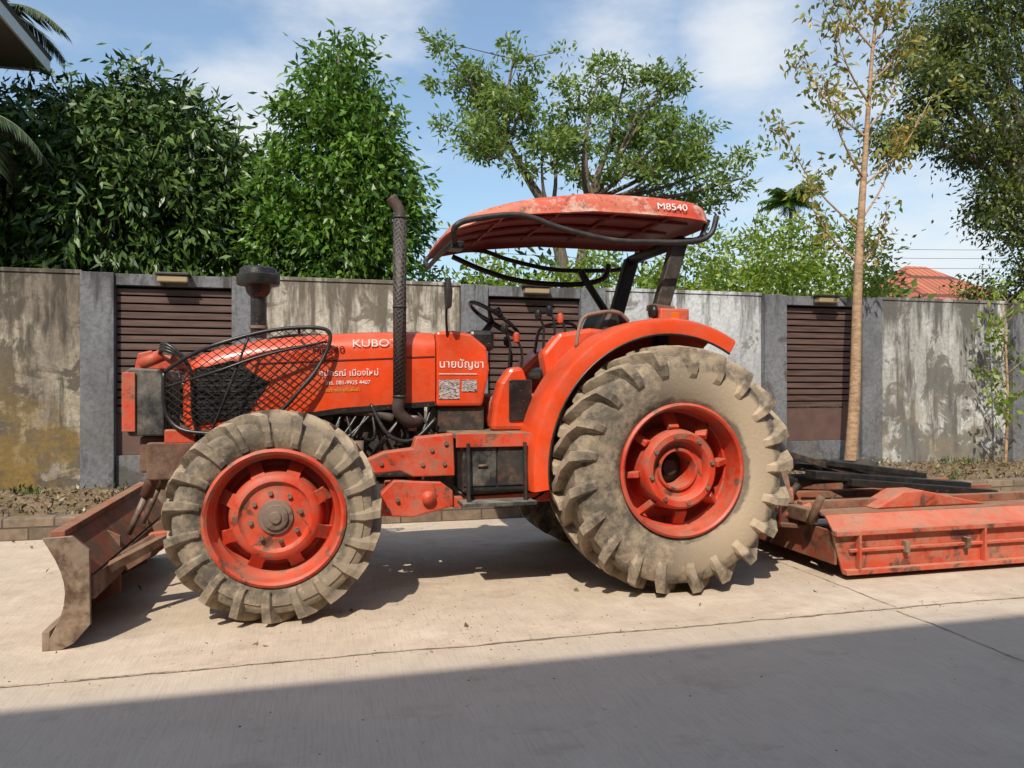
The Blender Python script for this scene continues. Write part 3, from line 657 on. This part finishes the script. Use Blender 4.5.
for s in (-1,1):
    y_in=CY+s*.35; y_out=CY+s*.765
    V=[];F=[];n=40; a0,a1=math.radians(188),math.radians(60); R=.965
    def rad(a): return R+.02*math.cos(2*(a-math.pi/2))
    for i in range(n+1):
        a=a0+(a1-a0)*i/n; r=rad(a)
        for (rr_,yy) in ((.56,y_in),(r-.03,y_in),(r,y_in+s*.03),(r+.004,(y_in+y_out)/2),(r,y_out-s*.03),(r-.012,y_out-s*.006),(r-.03,y_out),(r-.105,y_out)):
            V.append((RX+rr_*math.cos(a),yy,RZ+rr_*math.sin(a)))
    for i in range(n):
        for k in range(7): F.append((i*8+k,i*8+k+1,(i+1)*8+k+1,(i+1)*8+k))
    o=mesh('fender',V,F,m_red,tr,smooth=True,solid=.006); e=o.modifiers.new('e','EDGE_SPLIT'); e.split_angle=math.radians(40)
    P=[(RX+(rad(a)-.107)*math.cos(a),y_out,RZ+(rad(a)-.107)*math.sin(a)) for a in np.linspace(a0,a1,40)]
    tube('fender_edge',P,.008,m_blackc,tr,8)
    yr=CY+s*.5
    tube('grab_rail',[(1.70,yr,1.60),(1.74,yr,1.78),(1.84,yr,1.83),(2.0,yr,1.84),(2.08,yr,1.78)],.013,m_grey,tr,8,6)
    box('fender_lamp_body',2.28,2.50,CY+s*.52-.06,CY+s*.52+.06,1.765,1.87,m_redd,tr,.015)
    tube('fender_lamp',[(2.27,CY+s*.52,1.85),(2.235,CY+s*.52,1.85)],.045,m_blackc,tr,16)
    box('fender_amber',2.36,2.42,CY+s*.52-.068,CY+s*.52-.055,1.79,1.84,m_amb,tr,.004)
    beam('rops_post_low',(2.36,CY+s*.42,1.15),(2.36,CY+s*.42,1.9),.09,.09,m_black,tr,.01)
    beam('rops_post',(2.35,CY+s*.42,1.86),(2.50,CY+s*.42,2.36),.08,.11,m_eng if s<0 else m_black,tr,.01)
    beam('rops_flange',(2.355,CY+s*.42,1.86),(2.36,CY+s*.42,1.90),.13,.16,m_rustd,tr,.004)
tube('rops_brace',[(2.06,CY+.42,2.26),(2.12,CY+.42,2.16),(2.30,CY+.42,1.9)],.03,m_blackc,tr,10,5)
tube('rops_crossbar',[(2.50,CY-.45,2.36),(2.50,CY+.45,2.36)],.04,m_black,tr)
def zed(x): return 2.50-(.16*((1.9-x)/1.07)**2 if x<1.9 else -.0)-(.02*((x-1.9)/.8)**2 if x>1.9 else 0)
x0,x1,y0,y1=.83,2.70,4.70,6.0; cxx,cyy=(x0+x1)/2,(y0+y1)/2; hx,hy=(x1-x0)/2,(y1-y0)/2
V=[];F=[];n=96
rings=[(.02,.150),(.3,.147),(.55,.142),(.75,.135),(.87,.127),(.93,.115),(.965,.095),(.985,.06),(.995,.02),(1.0,0.0),(1.012,-.012),(1.0,-.02),(.985,-.012),(.95,.015),(.9,.022),(.7,.03),(.4,.035),(.02,.035)]
for (s,dz) in rings:
    for i in range(n):
        a=2*math.pi*i/n; c,si=math.cos(a),math.sin(a); p=.28
        X=cxx+hx*s*math.copysign(abs(c)**p if abs(c)>1e-6 else 0,c); Yv=cyy+hy*s*math.copysign(abs(si)**p if abs(si)>1e-6 else 0,si)
        fz=1-.55*max(0,(1.9-X)/1.07)**1.5
        V.append((X,Yv,zed(X)+dz*(fz if dz>.04 else 1)))
for k in range(len(rings)-1):
    for i in range(n): F.append((k*n+i,k*n+(i+1)%n,(k+1)*n+(i+1)%n,(k+1)*n+i))
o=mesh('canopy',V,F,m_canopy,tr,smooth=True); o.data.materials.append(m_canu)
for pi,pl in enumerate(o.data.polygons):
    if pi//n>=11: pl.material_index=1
e=o.modifiers.new('e','EDGE_SPLIT'); e.split_angle=math.radians(50)
for yy in (5.0,5.35,5.7):
    P=[(x,yy,zed(x)+.02) for x in np.linspace(.95,2.6,14)]; tube('canopy_rib',P,.014,m_canu,tr,6)
for xx in (1.2,1.6,2.0,2.4):
    tube('canopy_rib',[(xx,4.8,zed(xx)+.02),(xx,5.9,zed(xx)+.02)],.012,m_canu,tr,6)
text('canopy_model_no','M8540',2.22,4.693,2.525,.068,m_white,tr,0,sx=1.2,tilt=.25)
for s in (-1,1):
    yy=CY+s*.66
    tube('canopy_rail',[(.86,yy-s*.1,2.26),(.845,yy,2.33),(.95,yy,2.385),(1.27,yy,2.43),(1.54,yy,2.36),(1.89,yy,2.30),(2.20,yy,2.30),(2.50,yy,2.32),(2.62,yy,2.38),(2.66,yy,2.50)],.019,m_black,tr,10,6)
    tube('canopy_strut',[(2.50,CY+s*.45,2.36),(2.56,CY+s*.56,2.35),(2.58,yy,2.37)],.022,m_black,tr,8,4)
    beam('canopy_bracket',(2.62,CY+s*.5,2.36),(2.66,CY+s*.55,2.50),.05,.02,m_black,tr)
tube('canopy_front_rail',[(.86,CY-.56,2.26),(.84,CY-.3,2.25),(.84,CY+.3,2.25),(.86,CY+.56,2.26)],.017,m_black,tr,8,5)
tube('canopy_hoop',[(1.05,5.95,2.36),(1.3,5.9,2.25),(1.6,5.85,2.17),(2.0,5.8,2.15),(2.25,5.78,2.2),(2.30,5.76,2.32)],.022,m_blackc,tr,10,6)
box('canopy_lamp',.84,.93,4.80,4.95,2.22,2.27,m_blackc,tr,.01)
EX,EY=.53,CY-.385
n=NB('perforated_guard'); vv=n.N.new('ShaderNodeTexVoronoi'); vv.inputs['Scale'].default_value=52; vv.inputs['Randomness'].default_value=.15; n.lk(n.mp((1,1,.8),rot=(.2,.5,.3)),vv.inputs['Vector'])
m_pg=n.fin(n.mix(n.rng(vv.outputs['Distance'],.34,.42),(.004,.004,.004),(.06,.045,.037)),.6); n.bump(vv.outputs['Distance'],.6,.01)
tube('exhaust_guard',[(EX,EY,1.26),(EX,EY,2.44)],.043,m_pg,tr,24)
for z in (1.27,1.85,2.43): tube('guard_band',[(EX,EY,z-.008),(EX,EY,z+.008)],.046,m_black,tr,24)
tube('exhaust_elbow',[(EX,EY,1.27),(EX-.005,EY+.01,1.17),(EX+.07,EY+.05,1.10),(EX+.15,EY+.14,1.10)],.04,m_pipe,tr,16,6)
tube('exhaust_outlet',[(EX,EY,2.43),(EX,EY,2.46),(EX-.015,EY,2.50),(EX-.055,EY,2.56)],.036,m_pipe,tr,16,5)
lathez('air_precleaner',[(.0,1.66),(.05,1.66),(.05,1.93),(.075,1.96),(.085,2.0),(.135,2.01),(.14,2.03),(.14,2.075),(.125,2.085),(.12,2.115),(.10,2.13),(0,2.135)],m_blackc,tr,(-.37,CY),36)
lathez('precleaner_clamp',[(.052,1.72),(.06,1.72),(.06,1.74),(.052,1.74)],m_grey,tr,(-.37,CY),24)
tube('mirror_arm',[(.86,CY-.29,1.66),(.84,CY-.36,1.80),(.84,CY-.40,1.95),(.82,CY-.42,2.02)],.009,m_blackc,tr,8,5)
prism('mirror_head',[(.825,1.84),(.82,1.98),(.83,2.05),(.85,2.05),(.865,1.96),(.86,1.85)],CY-.47,CY-.38,m_blackc,tr,.01)
hoop=[(-.904,1.422),(-.76,1.515),(-.594,1.588),(-.35,1.665),(-.154,1.70),(.02,1.705),(.089,1.67),(.072,1.565),(.0,1.43),(-.094,1.312),(-.20,1.19),(-.333,1.10),(-.54,1.05),(-.765,1.06),(-.87,1.13),(-.905,1.25),(-.904,1.422)]
def inside(x,z):
    c=False
    for i in range(len(hoop)-1):
        (xa,za),(xb,zb)=hoop[i],hoop[i+1]
        if (za>z)!=(zb>z) and x<(xb-xa)*(z-za)/(zb-za)+xa: c=not c
    return c
for s in (-1,1):
    def yb(x,z): return CY+s*(.385+.05*max(0,1-((x+.4)/.5)**2-((z-1.38)/.33)**2)-(.10*max(0,(-.6-x)/.3)))
    tube('guard_hoop',[(x,yb(x,z),z) for x,z in hoop],.013,m_blackc,tr,10,4)
    V=[];F=[]
    for dx,dz in ((1,.75),(1,-.75)):
        for c in np.arange(-3,3,.045):
            run=[]
            for t in np.arange(-1.2,.4,.02):
                x=t; z=1.38+c+dz*(t+.4)
                if inside(x,z): run.append((x,yb(x,z),z))
                else:
                    if len(run)>1: tubegeo(run,.0032,4,V,F)
                    run=[]
            if len(run)>1: tubegeo(run,.0032,4,V,F)
    mesh('guard_wire_mesh',V,F,m_blackc,tr)
    tube('guard_bar',[(-.9,yb(-.9,1.3),1.33),(-.6,yb(-.6,1.4)+s*.003,1.42),(-.3,yb(-.3,1.5)+s*.003,1.53),(.07,yb(.05,1.6),1.62)],.008,m_blackc,tr,8,5)
    tube('guard_bar',[(-.62,yb(-.6,1.05),1.05),(-.52,yb(-.5,1.3)+s*.003,1.3),(-.40,yb(-.4,1.6),1.64)],.008,m_blackc,tr,8,5)
    tube('guard_stay',[(-.1,yb(-.1,1.69),1.69),(-.1,CY+s*.28,1.66)],.009,m_black,tr,8)
    tube('guard_stay',[(-.85,yb(-.85,1.15),1.15),(-.80,CY+s*.2,1.10)],.009,m_black,tr,8)
for i in range(5):
    y=CY-.29+i*.118; prism('front_weight',[(-1.10,1.03),(-1.13,1.10),(-1.13,1.42),(-1.09,1.45),(-.93,1.44),(-.90,1.38),(-.90,1.03)],y,y+.108,m_blackw,tr,.012)
box('weight_face',-1.135,-1.06,CY-.31,CY-.293,1.06,1.42,m_redd,tr,.004)
box('front_bracket',-1.05,-.55,CY-.24,CY+.24,.80,1.025,m_rustd,tr,.015)
box('front_bracket_side',-1.0,-.70,CY-.30,CY-.245,.76,.99,m_rustd,tr,.01)
box('front_red_bracket',-.90,-.72,CY-.30,CY-.25,.98,1.07,m_redd,tr,.01)
tube('lift_cylinder',[(-1.0,CY-.12,1.50),(-.78,CY-.12,1.47)],.045,m_redd,tr,14)
tube('lift_cylinder',[(-1.05,CY-.22,1.47),(-.92,CY-.22,1.53)],.04,m_redd,tr,14)
for yy in (CY-.22,CY-.1): prism('valve_bracket',[(-1.08,1.44),(-1.06,1.54),(-.98,1.56),(-.96,1.50),(-.88,1.50),(-.86,1.55),(-.80,1.52),(-.78,1.44)],yy-.02,yy+.0,m_redd,tr,.008)
for i in range(3): tube('hydraulic_hose',[(-.95,CY-.2+i*.05,1.5),(-.9,CY-.3,1.56+i*.02),(-.75,CY-.33,1.45),(-.72,CY-.32,1.1),(-.6,CY-.3,.9)],.012,m_blackc,tr,8,6)
for s in (-1,1):
    def yr_(a,b): return (min(CY+s*a,CY+s*b),max(CY+s*a,CY+s*b))
    y0_,y1_=yr_(.40,.52)
    prism('subframe_plate',[(.28,.86),(.42,.92),(.60,.94),(.62,1.01),(.86,1.03),(.87,.76),(.60,.76),(.52,.80),(.28,.78)],y0_,y1_,m_redd,tr,.008)
    prism('subframe_gusset',[(.34,.60),(.48,.74),(.78,.72),(.86,.66),(.86,.56),(.60,.50),(.36,.52)],y0_+.01,y1_-.01,m_redd,tr,.01)
    tube('subframe_pin',[(.70,CY+s*.535,.62),(.70,CY+s*.39,.62)],.045,m_redd,tr,16)
    for bx,bz in ((.72,.93),(.80,.84),(.66,.84),(.81,.97),(.40,.85),(.50,.62),(.44,.56)): tube('subframe_bolt',[(bx,CY+s*.535,bz),(bx,CY+s*.39,bz)],.014,m_grey,tr,6)
    beam('subframe_rail',(-.95,CY+s*.44,.42),(.60,CY+s*.44,.60),.07,.09,m_redd,tr)
    beam('subframe_rail_rear',(.86,CY+s*.44,.58),(1.75,CY+s*.42,.60),.07,.065,m_redd,tr)
    beam('subframe_upper',(.28,CY+s*.42,.82),(-.55,CY+s*.30,.88),.05,.09,m_redd,tr)
box('subframe_cross',.45,.62,CY-.40,CY+.40,.56,.70,m_redd,tr,.01)
tube('brake_line',[(.88,4.80,.66),(1.1,4.78,.58),(1.4,4.8,.60),(1.6,4.9,.75)],.009,m_blackc,tr,8,5)
box('fuel_tank',1.15,1.65,5.6,5.95,.62,.98,m_black,tr,.04)
def arcx(z): return -1.325+.105*math.sin(math.pi*min(1,max(0,z/.57)))
V=[];F=[];n=14
for yy in np.linspace(4.34,6.38,9):
    for k in range(n+1):
        z=.57*k/n; V.append((arcx(z)+random.uniform(-.003,.003),yy,z))
for j in range(8):
    for k in range(n): F.append((j*(n+1)+k,j*(n+1)+k+1,(j+1)*(n+1)+k+1,(j+1)*(n+1)+k))
mesh('blade_mouldboard',V,F,m_rustd,tr,smooth=True,solid=.014)
for yy in (4.315,6.385):
    poly=[(arcx(.57*k/10)-.012,.57*k/10) for k in range(11)]+[(-1.20,.575),(-1.12,.50),(-1.115,.12),(-1.19,.03),(-1.25,0)]
    prism('blade_end_plate',poly,yy-.013,yy+.013,m_steel,tr,.003)
for yy in (4.95,5.72):
    prism('blade_rib',[(arcx(.04)+.01,.04),(arcx(.28)+.01,.28),(arcx(.54)+.01,.54),(-1.12,.45),(-1.12,.12)],yy-.012,yy+.012,m_rust,tr,.002)
box('blade_backbeam',-1.20,-1.10,4.34,6.36,.24,.36,m_rustd,tr,.008)
mesh('blade_back_plate',[(-1.25,4.34,.56),(-1.115,4.34,.37),(-1.115,6.36,.37),(-1.25,6.36,.56)],[(0,1,2,3)],m_rust,tr,solid=.01)
box('blade_toprail',-1.31,-1.24,4.34,6.36,.565,.60,m_rust,tr,.006)
box('blade_cutting_edge',-1.335,-1.30,4.30,6.40,.004,.10,m_steel,tr,.004)
for s in (-1,1):
    beam('push_arm',(-1.10,CY+s*.44,.30),(-.90,CY+s*.44,.42),.08,.11,m_rustd,tr)
    beam('blade_brace',(-1.12,CY+s*.75,.33),(-.85,CY+s*.44,.44),.05,.05,m_rustd,tr)
    tube('blade_cylinder',[(-.92,CY+s*.2,.95),(-1.02,CY+s*.2,.65)],.04,m_rustd,tr,14); tube('blade_rod',[(-1.02,CY+s*.2,.66),(-1.12,CY+s*.2,.42)],.02,m_grey,tr,12)
for s in (-1,1):
    beam('lower_link',(2.55,CY+s*.28,.50),(3.45,CY+s*.38,.40),.03,.07,m_eng,tr); beam('lift_rod',(2.75,CY+s*.28,1.15),(3.05,CY+s*.33,.47),.025,.03,m_eng,tr)
    beam('lift_arm',(2.45,CY+s*.25,1.2),(2.8,CY+s*.28,1.16),.04,.07,m_eng,tr)
beam('top_link',(2.7,CY,1.0),(3.55,CY,.80),.04,.04,m_rustd,tr)

# ------------------------------------------------------------------ rear implement
im=empty('mounted_rear_cutter')
YA,YB=4.50,6.35; XA,XB=3.46,5.75
prism('near_skirt',[(XA+.06,.05),(XA,.24),(XA-.02,.33),(XB,.33),(XB,.05)],YA,YA+.02,m_imp,im,.004)
mesh('near_slope',[(XA-.02,YA,.335),(XB,YA,.335),(XB,YA+.14,.42),(XA+.02,YA+.14,.42)],[(0,1,2,3)],m_imp,im,solid=.012)
mesh('deck',[(XA+.02,YA+.145,.42),(XB,YA+.145,.42),(XB,YB,.42),(XA+.02,YB,.42)],[(0,1,2,3)],m_rust,im,solid=.012)
prism('far_skirt',[(XA+.06,.05),(XA,.40),(XB,.40),(XB,.05)],YB,YB+.02,m_rust,im,.004)
box('front_skirt',XA+.01,XA+.03,YA+.022,YB-.002,.10,.33,m_rust,im,.003)
box('rear_skirt',XB-.02,XB-.001,YA+.022,YB-.002,.10,.40,m_rust,im,.003)
beam('top_rail',(XA-.02,YA-.02,.325),(XB,YA-.02,.325),.05,.035,m_imp,im)
beam('mid_rail',(XA+.1,YA-.012,.20),(XB,YA-.012,.20),.03,.022,m_imp,im)
beam('skid',(XA+.06,YA-.015,.055),(XB,YA-.015,.055),.06,.035,m_imp,im)
for x in (3.62,4.68): box('skirt_rib',x,x+.018,YA-.045,YA-.002,.07,.31,m_imp,im,.003)
for x in (4.0,4.52): box('skirt_lug',x,x+.03,YA-.05,YA-.002,.17,.25,m_steel,im,.004)
prism('deck_hump',[(4.0,.43),(4.25,.55),(4.42,.55),(5.0,.43)],4.75,4.95,m_imp,im,.01)
for yy in (4.9,5.35,5.8): beam('deck_beam',(XA,yy,.455),(XB-.1,yy,.455),.07,.06,m_rust,im)
lathez('gearbox',[(0,.44),(.16,.44),(.16,.52),(.11,.56),(.10,.66),(.05,.70),(0,.70)],m_eng,im,(4.6,5.6),20)
for s in (-1,1):
    beam('a_frame',(XA-.02,CY+s*.38,.38),(3.52,CY+s*.10,.84),.05,.05,m_rustd,im); beam('a_frame_stay',(3.52,CY+s*.10,.82),(4.7,CY+s*.3,.48),.03,.05,m_eng,im)
    box('hitch_lug',XA-.12,XA+.1,CY+s*.38-.03,CY+s*.38+.03,.30,.46,m_rustd,im,.01)
box('headstock',XA-.08,XA+.02,4.7,6.0,.36,.46,m_rustd,im,.01)
tube('pto_shaft',[(2.75,CY,.62),(3.6,CY,.58),(4.5,5.55,.56)],.045,m_black,im,12)
for p0,p1,w_,h_ in [((3.66,5.05,.66),(5.15,5.10,.52),.13,.06),((3.72,5.30,.69),(5.05,5.45,.56),.11,.06),((3.95,5.0,.60),(5.30,4.98,.47),.12,.055),((3.70,5.55,.72),(4.9,5.85,.62),.10,.05),((3.9,5.2,.73),(4.6,5.05,.64),.10,.045)]:
    beam('black_plank',p0,p1,w_,h_,m_blackc,im,.006)
for i in range(16):
    x=random.uniform(3.1,3.8); y=random.uniform(4.65,5.5)
    tube('link_rod',[(x,y,.36),(x+random.uniform(-.2,.3),y+random.uniform(-.2,.2),random.uniform(.42,.62))],random.choice([.012,.02,.028]),random.choice([m_rustd,m_eng,m_imp]),im,8)
for i in range(3): beam('link_bar',(2.85,4.95+i*.2,.36+i*.03),(3.55,4.85+i*.25,.30+i*.05),.05,.03,m_rustd,im)

# ------------------------------------------------------------------ light, sky, camera
el=math.radians(47); az=math.radians(27)
Ld=Vector((math.sin(az)*math.cos(el),math.cos(az)*math.cos(el),-math.sin(el)))
s=bpy.data.lights.new('sun','SUN'); s.energy=5.0; s.angle=math.radians(.5); s.color=(1,.94,.82)
so=bpy.data.objects.new('sun',s); C.objects.link(so); so.rotation_euler=Ld.to_track_quat('-Z','Y').to_euler(); so.location=(-5,-8,12)
w=bpy.data.worlds.new('World'); scene.world=w; w.use_nodes=True; N=w.node_tree.nodes; Lk=w.node_tree.links
bg=N['Background']; bg.inputs[1].default_value=.15
sk=N.new('ShaderNodeTexSky'); sk.sky_type='NISHITA'; sk.sun_disc=False; sk.sun_elevation=el; sk.sun_rotation=az+math.pi; sk.air_density=1.2; sk.dust_density=2.2; sk.ozone_density=1.4
tc=N.new('ShaderNodeTexCoord')
def blob(c,r0,r1):
    m=N.new('ShaderNodeVectorMath'); m.operation='DISTANCE'; m.inputs[1].default_value=c; Lk.new(tc.outputs['Generated'],m.inputs[0])
    r=N.new('ShaderNodeMapRange'); r.inputs[1].default_value=r0; r.inputs[2].default_value=r1; r.inputs[3].default_value=1; r.inputs[4].default_value=0; r.interpolation_type='SMOOTHSTEP'; Lk.new(m.outputs['Value'],r.inputs[0]); return r.outputs[0]
nz=N.new('ShaderNodeTexNoise'); nz.inputs['Scale'].default_value=5; nz.inputs['Detail'].default_value=8; nz.inputs['Roughness'].default_value=.6
mpg=N.new('ShaderNodeMapping'); mpg.inputs['Scale'].default_value=(1,1,2.4); Lk.new(tc.outputs['Generated'],mpg.inputs[0]); Lk.new(mpg.outputs[0],nz.inputs['Vector'])
def mth(op,a,b):
    m=N.new('ShaderNodeMath'); m.operation=op
    for i,x in enumerate((a,b)):
        if isinstance(x,(int,float)): m.inputs[i].default_value=x
        else: Lk.new(x,m.inputs[i])
    return m.outputs[0]
B=mth('MAXIMUM',blob((.477,.787,.393),.0,.12),mth('MULTIPLY',blob((.34,.86,.37),.0,.17),.7))
B=mth('MAXIMUM',B,mth('MULTIPLY',blob((-.087,.952,.295),0,.16),.8)); B=mth('MAXIMUM',B,mth('MULTIPLY',blob((.06,.88,.48),0,.16),.7)); B=mth('MAXIMUM',B,mth('MULTIPLY',blob((.62,.76,.12),0,.42),.75))
cl_=mth('ADD',mth('MULTIPLY',B,.46),mth('MULTIPLY',nz.outputs['Fac'],.85))
r=N.new('ShaderNodeMapRange'); r.inputs[1].default_value=.40; r.inputs[2].default_value=.95; r.inputs[3].default_value=.06; r.inputs[4].default_value=.9; r.interpolation_type='SMOOTHSTEP'; Lk.new(cl_,r.inputs[0])
tint=N.new('ShaderNodeMix'); tint.data_type='RGBA'; tint.blend_type='MULTIPLY'; tint.inputs[0].default_value=1; tint.inputs[7].default_value=(1.05,1.16,1.20,1); Lk.new(sk.outputs[0],tint.inputs[6])
mx=N.new('ShaderNodeMix'); mx.data_type='RGBA'; mx.inputs[7].default_value=(5.9,6.1,6.3,1); Lk.new(r.outputs[0],mx.inputs[0]); Lk.new(tint.outputs[2],mx.inputs[6]); Lk.new(mx.outputs[2],bg.inputs[0])
cam=bpy.data.cameras.new('camera'); co=bpy.data.objects.new('camera',cam); C.objects.link(co); co.location=(0,0,1.35); co.rotation_euler=(math.pi/2,0,math.radians(-14.5))
cam.sensor_width=36; cam.lens=760/1024*36; cam.clip_end=2000; scene.camera=co
scene.view_settings.view_transform='Standard'; scene.view_settings.look='None'; scene.view_settings.exposure=0
